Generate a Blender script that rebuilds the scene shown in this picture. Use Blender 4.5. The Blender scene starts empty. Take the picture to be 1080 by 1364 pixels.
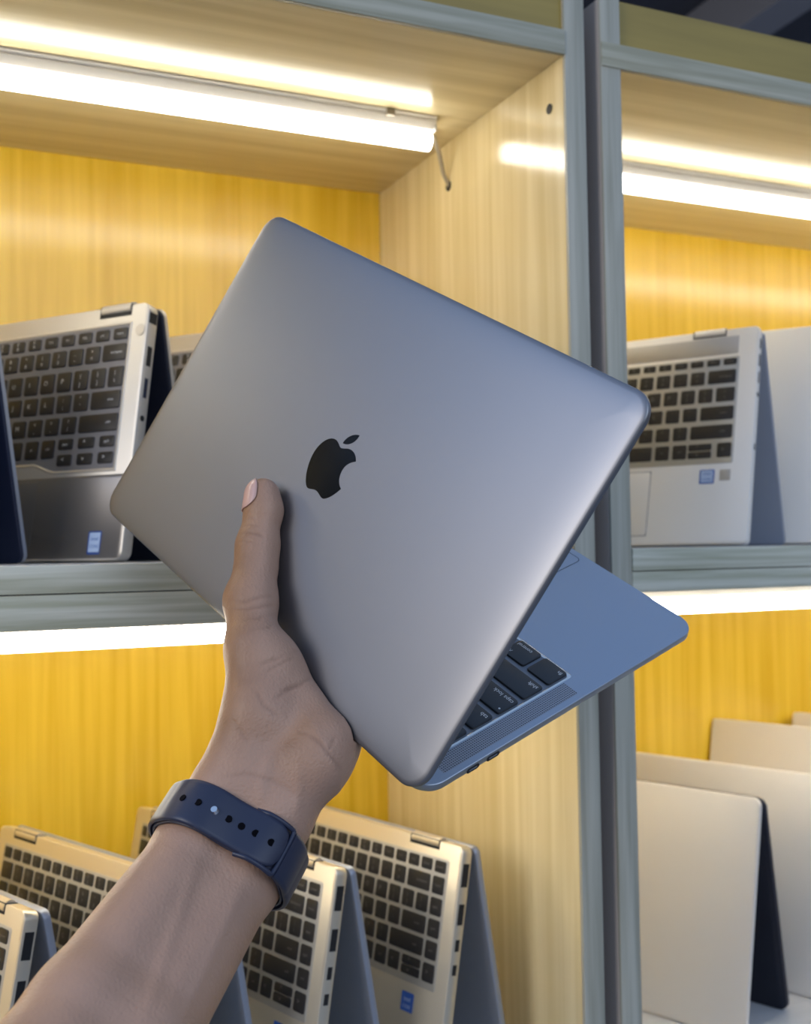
import bpy, bmesh, math, random
import numpy as np
from mathutils import Matrix, Vector
D = bpy.data
COL = bpy.context.scene.collection
SC = bpy.context.scene
rnd = random.Random(7)

# ------------------------------------------------------------------ camera
cam = D.cameras.new('camera'); camo = D.objects.new('camera', cam); COL.objects.link(camo)
YAW, PIT, ROLL = 0.4256, 0.0329, -0.0162
fw = Vector((math.sin(YAW)*math.cos(PIT), math.cos(YAW)*math.cos(PIT), math.sin(PIT)))
r0 = Vector((math.cos(YAW), -math.sin(YAW), 0)); u0 = r0.cross(fw)
cr = r0*math.cos(ROLL)+u0*math.sin(ROLL); cu = u0*math.cos(ROLL)-r0*math.sin(ROLL)
m = Matrix((cr, cu, -fw)).transposed().to_4x4(); m.translation = (0, -0.75, 1.45)
camo.matrix_world = m
cam.sensor_fit = 'HORIZONTAL'; cam.sensor_width = 36; cam.lens = 50.0
cam.clip_start = 0.02; cam.clip_end = 50
cam.dof.use_dof = True; cam.dof.focus_distance = 0.575; cam.dof.aperture_fstop = 14
SC.camera = camo

# ------------------------------------------------------------------ world, lights, exposure
SC.view_settings.view_transform = 'Standard'; SC.view_settings.look = 'None'
SC.view_settings.gamma = 1; SC.view_settings.use_curve_mapping = False
SC.view_settings.exposure = 0.0
W = D.worlds.new('world'); SC.world = W; W.use_nodes = True
bg = W.node_tree.nodes['Background']
bg.inputs[1].default_value = 0.70
_n = W.node_tree.nodes; _tc = _n.new('ShaderNodeTexCoord'); _sp = _n.new('ShaderNodeSeparateXYZ'); _rp = _n.new('ShaderNodeValToRGB')
_rp.color_ramp.elements[0].position = .0; _rp.color_ramp.elements[0].color = (.20, .19, .19, 1)      # shop floor and street below
_rp.color_ramp.elements[1].position = .42; _rp.color_ramp.elements[1].color = (.40, .60, 1.0, 1)     # daylight above
_e = _rp.color_ramp.elements.new(.10); _e.color = (.48, .52, .60, 1)
W.node_tree.links.new(_tc.outputs['Generated'], _sp.inputs[0]); W.node_tree.links.new(_sp.outputs['Z'], _rp.inputs[0]); W.node_tree.links.new(_rp.outputs[0], bg.inputs[0])
TUBE = 14.0

def area(name, loc, target, sx, sy, power, color):
    l = D.lights.new(name, 'AREA'); l.shape = 'RECTANGLE'; l.size = sx; l.size_y = sy
    l.energy = power; l.color = color
    o = D.objects.new(name, l); COL.objects.link(o); o.location = loc
    o.rotation_euler = (Vector(target)-Vector(loc)).to_track_quat('-Z', 'Y').to_euler()
    return o
area('shop_ceiling_light', (-1.55, -0.75, 2.10), (0.17, -0.18, 1.40), 0.70, 0.70, 15, (1.0, 0.91, 0.80))
area('shopfront_daylight', (0.7, -2.6, 2.3), (0.3, 0, 1.4), 2.2, 1.2, 17, (0.75, 0.86, 1.0))
area('added_blue_fill', (-2.4, -0.62, 3.3), (0.25, -0.15, 1.45), 1.3, 1.3, 11, (0.20, 0.48, 1.0))  # unseen area lamp, added to give the held lid its blue sheen

# ------------------------------------------------------------------ materials
def mat(name, color, rough=0.5, metal=0.0, emis=None, estr=0, spec=0.5, coat=0, sss=0):
    m = D.materials.new(name); m.use_nodes = True
    b = m.node_tree.nodes['Principled BSDF']
    b.inputs['Base Color'].default_value = (*color, 1)
    b.inputs['Roughness'].default_value = rough
    b.inputs['Metallic'].default_value = metal
    b.inputs['Specular IOR Level'].default_value = spec
    b.inputs['Coat Weight'].default_value = coat
    if coat: b.inputs['Coat Roughness'].default_value = 0.08
    if emis: b.inputs['Emission Color'].default_value = (*emis, 1); b.inputs['Emission Strength'].default_value = estr
    return m

def streak(m, scale, c1, c2, detail=4, lo=.35, hi=.65, bump=0.0, obj=True, rough=None):
    """stretched noise streaks between two colours"""
    nt = m.node_tree; n = nt.nodes; L = nt.links; b = n['Principled BSDF']
    tc = n.new('ShaderNodeTexCoord'); mp = n.new('ShaderNodeMapping'); mp.inputs['Scale'].default_value = scale
    no = n.new('ShaderNodeTexNoise'); no.inputs['Scale'].default_value = 1; no.inputs['Detail'].default_value = detail
    no.inputs['Distortion'].default_value = .3
    cr_ = n.new('ShaderNodeValToRGB'); cr_.color_ramp.elements[0].position = lo; cr_.color_ramp.elements[1].position = hi
    cr_.color_ramp.elements[0].color = (*c1, 1); cr_.color_ramp.elements[1].color = (*c2, 1)
    L.new(tc.outputs['Object'], mp.inputs[0]); L.new(mp.outputs[0], no.inputs['Vector']); L.new(no.outputs['Fac'], cr_.inputs[0])
    L.new(cr_.outputs[0], b.inputs['Base Color'])
    if bump:
        bp = n.new('ShaderNodeBump'); bp.inputs['Strength'].default_value = bump; bp.inputs['Distance'].default_value = .001
        L.new(no.outputs['Fac'], bp.inputs['Height']); L.new(bp.outputs[0], b.inputs['Normal'])
    return m

M = {}
M['yellow'] = streak(mat('yellow_laminate', (.7, .4, .04), .22, coat=.0, spec=.55), (90, 90, 3), (.66, .40, .020), (.80, .52, .045), bump=.05)
M['olive'] = streak(mat('olive_fascia_laminate', (.2, .16, .05), .4), (4, 60, 60), (.29, .215, .048), (.36, .265, .06))
M['beige'] = streak(mat('beige_laminate_upright', (.6, .45, .25), .16, spec=.5), (60, 60, 2.2), (.70, .56, .29), (.84, .71, .43), bump=.02)
M['beige_flat'] = streak(mat('beige_laminate_flat', (.6, .45, .25), .17, spec=.32), (2.5, 60, 60), (.64, .53, .31), (.77, .66, .41), bump=.02)
M['edge_v'] = streak(mat('grey_pine_upright', (.3, .33, .33), .5), (130, 130, 5), (.33, .325, .26), (.47, .46, .385), bump=.2)
M['edge_h'] = streak(mat('grey_pine_flat', (.3, .33, .33), .5), (6, 130, 150), (.31, .305, .22), (.48, .47, .375), bump=.2)
M['edge_mid'] = streak(mat('lit_pine_edge', (.5, .5, .4), .5), (6, 130, 150), (.42, .42, .30), (.66, .65, .54), bump=.2)  # lighter copy of the grey pine, light on the shelf edges put into the colour
M['shelf_top'] = streak(mat('white_shelf_laminate', (.6, .6, .6), .3), (3, 50, 50), (.60, .60, .60), (.70, .70, .70))
M['panel_grey'] = mat('panel_grey', (.55, .50, .46), .7)
M['lamp'] = mat('opal_diffuser', (1, 1, 1), .4, emis=(1.0, .955, .84), estr=TUBE)
M['lamp_low'] = mat('opal_diffuser_bright', (1, 1, 1), .4, emis=(1.0, .955, .84), estr=TUBE*1.45)
M['batten'] = mat('white_batten', (.82, .78, .72), .4)
M['cap'] = mat('white_cap', (.7, .69, .66), .4)
M['dark'] = mat('dark_void', (.006, .006, .008), .6)
M['cable'] = mat('grey_cable', (.35, .30, .22), .5)
M['silver'] = mat('silver_satin', (.58, .55, .50), .45, .6)
M['silver2'] = mat('silver_pale', (.82, .78, .72), .45, .15)
M['warm_silver'] = mat('warm_silver', (.70, .63, .50), .36, .7)
M['greydeck'] = mat('grey_deck', (.20, .19, .185), .35, .6)
M['greywell'] = mat('grey_well', (.20, .20, .22), .5, .3)
M['silverwell'] = mat('silver_well', (.50, .48, .43), .45, .5)
M['backshade'] = mat('shaded_silver_lid', (.36, .39, .46), .42, .6)  # silver with its bluish shade put into the colour
M['navy'] = mat('navy_lid', (.008, .010, .022), .45)
M['navy2'] = mat('navy_blue_lid', (.016, .022, .05), .40, .2)
M['key'] = mat('key_black', (.018, .017, .018), .42)
M['legend'] = mat('key_legend', (.55, .57, .6), .6)
M['legend_dim'] = mat('key_legend_dim', (.16, .15, .14), .6)
M['stickerblue'] = mat('sticker_blue', (.03, .10, .42), .35)
M['stickerwhite'] = mat('sticker_pale_blue', (.42, .55, .78), .35)
M['stickergrey'] = mat('sticker_grey', (.45, .42, .38), .4)
M['deckgrey'] = mat('wedge_pad', (.76, .715, .66), .45, .12)
M['space'] = mat('space_grey_aluminium', (.225, .228, .245), .40, .85)
M['spacebase'] = mat('sky_tinted_deck', (.37, .425, .505), .36, .85)  # space grey, with some of the reflected blue put into the base colour
M['logo'] = mat('black_mirror_logo', (.004, .004, .004), .12, spec=.35)
M['glass'] = mat('screen_glass', (.004, .004, .005), .06)
M['mkey'] = mat('held_key_black', (.012, .016, .022), .40, spec=.6)
M['mleg'] = mat('held_key_legend', (.62, .68, .75), .5)
M['band'] = mat('navy_rubber', (.020, .026, .055), .42, spec=.45)
M['bandhole'] = mat('band_hole', (.002, .002, .004), .9, spec=.1)
M['pin'] = mat('steel_pin', (.75, .77, .8), .2, 1.0)
M['nail'] = mat('nail', (.58, .36, .30), .25, spec=.6)
M['ceil'] = mat('ceiling_grey', (.10, .105, .13), .8)
M['beam'] = mat('beam_grey', (.42, .42, .46), .7)
M['floorm'] = mat('floor_tiles', (.35, .35, .36), .4)
M['wallm'] = mat('wall_paint', (.35, .35, .37), .8)

# ------------------------------------------------------------------ helpers
def mkobj(name, me, parent=None, mtx=None, mats=None):
    o = D.objects.new(name, me); COL.objects.link(o)
    if mats:
        for x in mats: me.materials.append(x)
    if parent: o.parent = parent
    if mtx is not None: o.matrix_local = mtx
    return o
def tag(o, label=None, cat=None, group=None, kind=None):
    if label: o['label'] = label
    if cat: o['category'] = cat
    if group: o['group'] = group
    if kind: o['kind'] = kind
    return o
def empty(name, mtx=None, parent=None):
    o = D.objects.new(name, None); o.empty_display_size = .02; COL.objects.link(o)
    if parent: o.parent = parent
    if mtx is not None: o.matrix_world = mtx
    return o
def fin(bm, name, smooth=False, ang=None):
    bmesh.ops.recalc_face_normals(bm, faces=bm.faces)
    me = D.meshes.new(name); bm.to_mesh(me); bm.free()
    if smooth:
        me.polygons.foreach_set('use_smooth', [len(p.vertices) < 13 for p in me.polygons])
        if ang: me.set_sharp_from_angle(angle=math.radians(ang))
    return me
def addbox(bm, lo, hi, mi=0, bev=0, seg=2):
    b2 = bmesh.new()
    bmesh.ops.create_cube(b2, size=1)
    for v in b2.verts:
        v.co = Vector([lo[i]+(v.co[i]+.5)*(hi[i]-lo[i]) for i in range(3)])
    if bev: bmesh.ops.bevel(b2, geom=b2.edges[:]+b2.verts[:], offset=bev, segments=seg, affect='EDGES', profile=.6)
    for f in b2.faces: f.material_index = mi
    merge(bm, b2)
def merge(bm, b2):
    me = D.meshes.new('t'); b2.to_mesh(me); b2.free(); bm.from_mesh(me); D.meshes.remove(me)
def boxme(name, lo, hi, bev=0, seg=2):
    bm = bmesh.new(); addbox(bm, lo, hi, 0, bev, seg); return fin(bm, name, bev > 0, 40)
def rrect(w, h, r, n=6, x0=0, y0=0):
    """rounded rectangle outline, ccw, lower-left corner x0,y0; r: one radius or 4 (bl, br, tr, tl)"""
    rs = [r]*4 if not isinstance(r, (tuple, list)) else r
    pts = []
    for (cx, cy, a, q) in ((x0+rs[0], y0+rs[0], 180, 0), (x0+w-rs[1], y0+rs[1], 270, 1), (x0+w-rs[2], y0+h-rs[2], 0, 2), (x0+rs[3], y0+h-rs[3], 90, 3)):
        for k in range(n+1):
            t = math.radians(a+90*k/n); pts.append((cx+rs[q]*math.cos(t), cy+rs[q]*math.sin(t)))
    return pts
def slab(name, w, h, r, prof, n=8, mi=None):
    """rounded slab from (inset, z) loops, first and last loops are capped"""
    bm = bmesh.new(); rings = []
    rs = [r]*4 if not isinstance(r, (tuple, list)) else r
    for ins, z in prof:
        pts = rrect(w-2*ins, h-2*ins, [max(q-ins, .0004) for q in rs], n, ins, ins)
        rings.append([bm.verts.new((x, y, z)) for x, y in pts])
    for a, b in zip(rings, rings[1:]):
        for i in range(len(a)):
            bm.faces.new((a[i], a[(i+1) % len(a)], b[(i+1) % len(a)], b[i]))
    bm.faces.new(rings[-1]); bm.faces.new(list(reversed(rings[0])))
    return bm
def disc_prof(t, e=.0008):
    return [(e*1.2, -t), (.0003, -t+e*.4), (0, -t+e), (0, -e), (.0003, -e*.4), (e, 0)]
def cyl(bm, p0, p1, r, n=16, mi=0, caps=True, r1=None):
    p0, p1 = Vector(p0), Vector(p1); ax = (p1-p0).normalized(); s = ax.orthogonal().normalized(); t = ax.cross(s)
    if r1 is None: r1 = r
    A = [bm.verts.new(p0+(s*math.cos(2*math.pi*k/n)+t*math.sin(2*math.pi*k/n))*r) for k in range(n)]
    B = [bm.verts.new(p1+(s*math.cos(2*math.pi*k/n)+t*math.sin(2*math.pi*k/n))*r1) for k in range(n)]
    fs = [bm.faces.new((A[k], A[(k+1) % n], B[(k+1) % n], B[k])) for k in range(n)]
    if caps: fs += [bm.faces.new(A[::-1]), bm.faces.new(B)]
    for f in fs: f.material_index = mi
def tube(bm, pts, r, n=8, mi=0):
    pts = [Vector(p) for p in pts]; rings = []
    s = None
    for i, p in enumerate(pts):
        d = (pts[min(i+1, len(pts)-1)]-pts[max(i-1, 0)]).normalized()
        s = (s-d*s.dot(d)).normalized() if s else d.orthogonal().normalized()
        t = d.cross(s)
        rings.append([bm.verts.new(p+(s*math.cos(2*math.pi*k/n)+t*math.sin(2*math.pi*k/n))*r) for k in range(n)])
    for a, b in zip(rings, rings[1:]):
        for k in range(n): bm.faces.new((a[k], a[(k+1) % n], b[(k+1) % n], b[k])).material_index = mi
    bm.faces.new(rings[0][::-1]).material_index = mi; bm.faces.new(rings[-1]).material_index = mi

_txt = {}
def text_bm(bm, s, size, cx, cy, z, mi, align='CENTER'):
    k = (s, size, align)
    if k not in _txt:
        c = D.curves.new('t', 'FONT'); c.body = s; c.size = size; c.align_x = align; c.align_y = 'CENTER'; c.resolution_u = 2
        o = D.objects.new('t', c); COL.objects.link(o)
        bpy.context.view_layer.update()
        me = D.meshes.new_from_object(o.evaluated_get(bpy.context.evaluated_depsgraph_get()))
        D.objects.remove(o); D.curves.remove(c); _txt[k] = me
    me = _txt[k]; n0 = len(bm.verts); f0 = len(bm.faces)
    bm.from_mesh(me); bm.verts.ensure_lookup_table(); bm.faces.ensure_lookup_table()
    for v in bm.verts[n0:]: v.co += Vector((cx, cy, z))
    for f in bm.faces[f0:]: f.material_index = mi

# ------------------------------------------------------------------ the shop around
def struct(name, me, m):
    o = mkobj(name, me, mats=[m]); o['kind'] = 'structure'; return o
struct('floor', boxme('floor', (-5, -4, -.05), (7, 4.0, 0)), M['floorm'])
struct('wall_back', boxme('wall_back', (-5, 4.0, 0), (7, 4.1, 3.3)), M['wallm'])
struct('ceiling', boxme('ceiling', (-5, .60, 2.95), (7, 4.0, 3.0)), M['ceil'])
bmx = bmesh.new(); addbox(bmx, (-.055, -1.65, 0), (.055, 1.65, .139), 0, .004)
beam = struct('trim_1', fin(bmx, 'ceiling_beam'), M['beam'])
beam.location = (2.13, 2.3, 2.81); beam.rotation_euler = (0, 0, math.radians(-3.5))

# ------------------------------------------------------------------ cabinets
ZL, ZR = 1.841, 1.838          # undersides of the top panels
SL, SR = 1.4433, 1.4477        # middle shelf tops
UL, UR = 1.402, 1.412          # middle shelf undersides
LOW = 1.000                    # lower shelf top
YB = .377
def facemat(me, fn):
    for p in me.polygons: p.material_index = fn(p)
def cabinet(x0, x1, xp0, xp1, ztop, zs, zu, zf, label, olive):
    """x0/x1 inner faces, xp0/xp1 outer faces"""
    root = empty('display_cabinet', Matrix.Translation((x0, 0, 0)))
    tag(root, label, 'display cabinet')
    T = Matrix.Translation((-x0, 0, 0))
    def part(name, lo, hi, mats, fn=None, bev=0.0, parent=root, lab=None):
        me = boxme(name, lo, hi, bev); o = mkobj(name, me, parent, T if parent is root else Matrix(), mats)
        if fn: facemat(me, fn)
        if lab: o['label'] = lab
        return o
    zt = 2.02 if x0 < 0 else zf
    for a, b, inner in ((xp0, x0, 1), (x1, xp1, -1)):
        sp = part('side_panel', (a, .0032, 0.0), (b, YB+.012, zt-.002), [M['beige'], M['panel_grey']], lambda p, s=inner: 0 if p.normal.x*s > .9 else 1)
        part('edge_strip', (a, 0, 0.0), (b, .003, zt), [M['edge_v']], bev=.0006, parent=sp, lab='grey painted pine front edge')
    part('back_panel', (x0+.0003, YB, .1), (x1-.0003, YB+.008, zf-.002), [M['yellow']], lab='glossy yellow laminate back')
    tp = part('top_panel', (x0+.0004, .0035, ztop), (x1-.0004, YB-.0004, ztop+.018), [M['beige_flat']])
    part('edge_strip', (x0-(0 if x0 < 0 else .019)+.0002, -.0012, ztop), (x1-.0002, .003, ztop+.0198), [M['edge_h']], bev=.0006, parent=tp, lab='grey painted pine front edge')
    part('fascia', (x0+.0004, .004, ztop+.0202), (x1-.0004, .016, zf), [M['olive']])
    sh = part('shelf', (x0+.0004, .0035, zu), (x1-.0004, YB-.0004, zs), [M['shelf_top'], M['beige_flat']], lambda p: 1 if p.normal.z < -.9 else 0)
    zm = zs-.0185
    part('edge_strip', (x0+.0004, -.001, zm+.0004), (x1-.0004, .003, zs-.0001), [M['edge_mid']], bev=.0007, parent=sh)
    part('edge_strip', (x0+.0004, 0, zu), (x1-.0004, .003, zm-.0004), [M['edge_mid']], bev=.0007, parent=sh)
    sh = part('shelf', (x0+.0004, .0035, LOW-.04), (x1-.0004, YB-.0004, LOW), [M['shelf_top']])
    part('edge_strip', (x0+.0004, 0, LOW-.04), (x1-.0004, .003, LOW), [M['edge_h']], bev=.0007, parent=sh)
    part('base_panel', (x0+.0004, .004, .06), (x1-.0004, YB-.0004, .1), [M['beige_flat']])
    return root
cabL = cabinet(-.42, .4855, -.439, .5041, ZL, SL, UL, 1.93, 'left display cabinet with yellow back and grey edges, behind the held laptop', 0)
cabR = cabinet(.5389, 1.42, .5199, 1.439, ZR, SR, UR, 1.8963, 'right display cabinet with yellow back, at the right edge of the photo', 0)
# screw and cable holes in the panel right of the left bay
for (y, z, r) in ((.024, 1.806, .0042), (.208, 1.7985, .0048)):
    bm = bmesh.new(); cyl(bm, (.4855-(-.42), y, z), (.4848-(-.42), y, z), r, 16)
    mkobj('drilled_hole', fin(bm, 'hole'), cabL, Matrix(), [M['dark']])

# ------------------------------------------------------------------ LED tubes
def led(xa, xb, y, zc, label, lamp='lamp'):
    """fixture hung under a panel whose underside is zc"""
    root = empty('tube_light', Matrix.Translation((xb, y, zc))); L = xb-xa
    tag(root, label, 'light', 'LED tube lights under the shelves')
    bm = bmesh.new(); pf = [(-.0165, -.0003), (-.0165, -.0016), (-.0138, -.0040), (-.0142, -.0046), (-.0092, -.0110), (.0092, -.0110), (.0142, -.0046), (.0138, -.0040), (.0165, -.0016), (.0165, -.0003)]
    A = [bm.verts.new((-L, y_, z_)) for y_, z_ in pf]; B = [bm.verts.new((0, y_, z_)) for y_, z_ in pf]
    for i in range(len(pf)): bm.faces.new((A[i], A[(i+1) % len(pf)], B[(i+1) % len(pf)], B[i]))
    bm.faces.new(A); bm.faces.new(B)
    mkobj('batten', fin(bm, 'batten'), root, None, [M['batten']])
    bm = bmesh.new(); cyl(bm, (-L+.003, 0, -.0185), (-.001, 0, -.0185), .0083, 24)
    mkobj('diffuser', fin(bm, 'diffuser', True, 40), root, None, [M[lamp]])
    for x in (0, -L):
        bm = bmesh.new(); addbox(bm, (x-.0005, -.0120, -.0120), (x+.0016, .0120, -.0005), 0, .0006)
        mkobj('end_cap', fin(bm, 'end_cap', True, 40), root, None, [M['cap']])
    bm = bmesh.new(); addbox(bm, (-.05, -.0175, -.0062), (-.042, .0175, -.0001), 0, .001)
    mkobj('mounting_clip', fin(bm, 'clip', True, 40), root, None, [M['cable']])
    return root
l1 = led(-.40, .4466, .168, ZL, 'glowing tube under the top panel of the left cabinet')
bm = bmesh.new(); tube(bm, [(.0, .006, -.006), (.010, .012, -.008), (.022, .026, -.017), (.032, .037, -.033), (.0395, .040, -.0425)], .0021)
mkobj('cable', fin(bm, 'cable', True, 60), l1, None, [M['cable']])
led(.565, 1.40, .195, ZR, 'glowing tube under the top panel of the right cabinet')
led(-.40, .455, .165, UL, 'glowing tube under the middle shelf, left of the hand', 'lamp_low')
led(.565, 1.40, .11, UR, 'glowing tube under the right middle shelf, above the plain grey laptops', 'lamp_low')

# ------------------------------------------------------------------ keyboards
_keyme = {}
def key_mesh(w, h, legend, kmat, lmat, mac=False, big=1.0):
    k = (round(w, 4), round(h, 4), legend, kmat, mac)
    if k in _keyme: return _keyme[k]
    t = .0011
    bm = bmesh.new()
    pts = [(0, -t*0.9, 0), (0, -.0003, 0)]
    r = min(.0016, h*.2); rings = []
    for ins, z in ((0, -.0006), (0, t-.0005), (.00018, t-.0001), (.0005, t)):
        rings.append([bm.verts.new((x, y, z)) for x, y in rrect(w-2*ins, h-2*ins, r, 3, -w/2+ins, -h/2+ins)])
    for a, b in zip(rings, rings[1:]):
        for i in range(len(a)): bm.faces.new((a[i], a[(i+1) % len(a)], b[(i+1) % len(a)], b[i]))
    bm.faces.new(rings[-1])
    z = t+.00006
    if legend:
        if mac:
            sz = .0037
            if legend == 'ctrl':
                text_bm(bm, 'control', sz*.92, w/2-.0014, -h/2+.0034, z, 1, 'RIGHT'); text_bm(bm, '^', .0045, w/2-.0032, h/2-.0045, z, 1)
            elif len(legend) > 1:
                text_bm(bm, legend, sz, -w/2+.0014, -h/2+.0034, z, 1, 'LEFT')
                if legend == 'caps lock':
                    cyl(bm, (-w/2+.0025, h/2-.0030, z-.0001), (-w/2+.0025, h/2-.0030, z+.00005), .0006, 10, 1)
            else: text_bm(bm, legend, .0046, 0, 0, z, 1)
        elif len(legend) > 2:
            text_bm(bm, legend, min(.0030, w*.9/len(legend)/.5)*big, 0 if w < .02 else w/2-.0095, 0, z, 1)
        elif len(legend) == 2:
            text_bm(bm, legend[0], .0045*big, -.0005, h*.2, z, 1); text_bm(bm, legend[1], .0045*big, -.0005, -h*.22, z, 1)
        else: text_bm(bm, legend, .0056*big, -w*.1, .0004, z, 1)
    me = fin(bm, 'key', True, 35); me.materials.append(M[kmat]); me.materials.append(M[lmat])
    _keyme[k] = me
    return me
def place_keys(parent, W, rows, kmat, lmat, xl, big=1.0):
    """rows: (y_top, y_bottom, x_right_margin, gap, [(width, legend)...], fill_width, fill_legends) measured in mm from the right and the top edge"""
    n = 0
    for y0, y1, xr, gap, ks, fw_, fl in rows:
        x = xr; seq = list(ks); i = 0
        while True:
            if i < len(seq): w, lg = seq[i]
            elif fw_:
                j = i-len(seq); lg = fl[j] if j < len(fl) else ''; w = fw_
                if x+w > W*1000-xl-w*.4: w = W*1000-xl-x
                if w < 5: break
            else: break
            i += 1
            if lg is not None:
                o = D.objects.new('key', key_mesh(w/1000, (y1-y0)/1000, lg, kmat, lmat, big=big)); COL.objects.link(o)
                o.parent = parent; o.location = (W-(x+w/2)/1000, -(y0+y1)/2000, 0); n += 1
            x += w+gap
            if x > W*1000-xl-4: break
    return n
FN = ['F12', 'F11', 'F10', 'F9', 'F8', 'F7', 'F6', 'F5', 'F4', 'F3', 'F2', 'F1', 'esc']
NUM = ['+=', '_-', ')0', '(9', '*8', '&7', '^6', '%5', '$4', '#3', '@2', '!1', '~`']
QW = ['|\\', '}]', '{[', 'P', 'O', 'I', 'U', 'Y', 'T', 'R', 'E', 'W', 'Q', 'tab']
AS = ['"\'', ':;', 'L', 'K', 'J', 'H', 'G', 'F', 'D', 'S', 'A', 'caps']
ZX = ['?/', '>.', '<,', 'M', 'N', 'B', 'V', 'C', 'X', 'Z', 'shift']
KB_DELL = [
    (19.3, 28.8, 19.3, 4.4, [(14.6, 'insert'), (14.6, 'prt')], 14.6, FN),
    (32.4, 46.4, 18.9, 3.0, [(24.4, 'backspace')], 15.6, NUM),
    (51.4, 68.0, 19.0, 3.2, [], 15.4, QW),
    (71.0, 85.8, 19.4, 3.2, [(30.5, 'enter')], 15.6, AS),
    (89.8, 104.2, 19.2, 3.2, [(41.0, 'shift')], 15.6, ZX),
    (108.0, 117.0, 20.2, 5.6, [(15.4, 'pgdn'), (17.4, '^'), (15.8, 'pgup')], 0, []),
    (121.0, 130.4, 20.0, 5.8, [(15.6, '>'), (16.4, 'v'), (16.0, '<')], 0, []),
    (108.0, 123.3, 84.0, 4.0, [(14.4, 'ctrl'), (14.4, 'alt'), (96, ''), (15, 'alt'), (15, 'win')], 15, ['fn'])]
KB_HP = [
    (31.3, 37.8, 19.8, 3.4, [], 12.7, ['delete']+FN),
    (42.8, 56.6, 19.8, 3.2, [(26.8, 'backspace')], 14.0, NUM),
    (61.0, 75.4, 19.8, 3.2, [(18.0, '|\\')], 14.0, QW[1:]),
    (80.0, 93.8, 19.7, 3.2, [(32.0, 'enter')], 14.0, AS),
    (98.8, 112.5, 19.7, 3.2, [(40.4, 'shift')], 14.0, ZX),
    (117.1, 131.6, 19.5, 3.4, [(13.8, '>'), (22.4, None), (13.8, 'ctrl'), (14, 'alt'), (86, ''), (14, 'alt'), (14, 'win'), (14, 'fn')], 14, ['ctrl']),
    (117.1, 123.9, 38.4, 3, [(22.6, '^')], 0, []), (124.8, 131.6, 38.4, 3, [(22.6, 'v')], 0, [])]
KB_NAV = [
    (15.0, 24.3, 16.3, 3.2, [], 12.8, ['power', 'delete']+FN),
    (27.2, 41.0, 16.3, 3.2, [(13.2, 'home'), (27.0, 'backspace')], 13.8, NUM),
    (43.8, 57.6, 16.2, 3.2, [(13.2, 'pgup')], 13.8, QW),
    (60.4, 74.4, 16.0, 3.2, [(13.2, 'pgdn'), (28.5, 'enter')], 13.8, AS),
    (77.2, 91.2, 16.0, 3.2, [(13.2, 'end'), (40.5, 'shift')], 13.8, ZX),
    (94.2, 108.6, 16.0, 3.4, [(13.4, '>'), (22.0, None), (13.4, '<'), (13.8, 'ctrl'), (14, 'alt'), (78, ''), (13.6, 'alt'), (13.6, 'win')], 13.6, ['fn', 'ctrl']),
    (94.2, 101.1, 32.8, 3, [(22.0, '^')], 0, []), (101.7, 108.6, 32.8, 3, [(22.0, 'v')], 0, [])]

def panel_part(name, parent, S, x0, y0, w, h, r, z0, z1, mats, e=.0004):
    """rounded thin plate on a slab: x from the left, y from the top (down is negative)"""
    bm = slab(name, w, h, r, [(e, z0), (0, z0), (0, z1-e*.5), (e, z1)], 6)
    for v in bm.verts: v.co += Vector((x0, y0-h, 0))
    return mkobj(name, fin(bm, name, True, 35), parent, S, mats)

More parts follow.
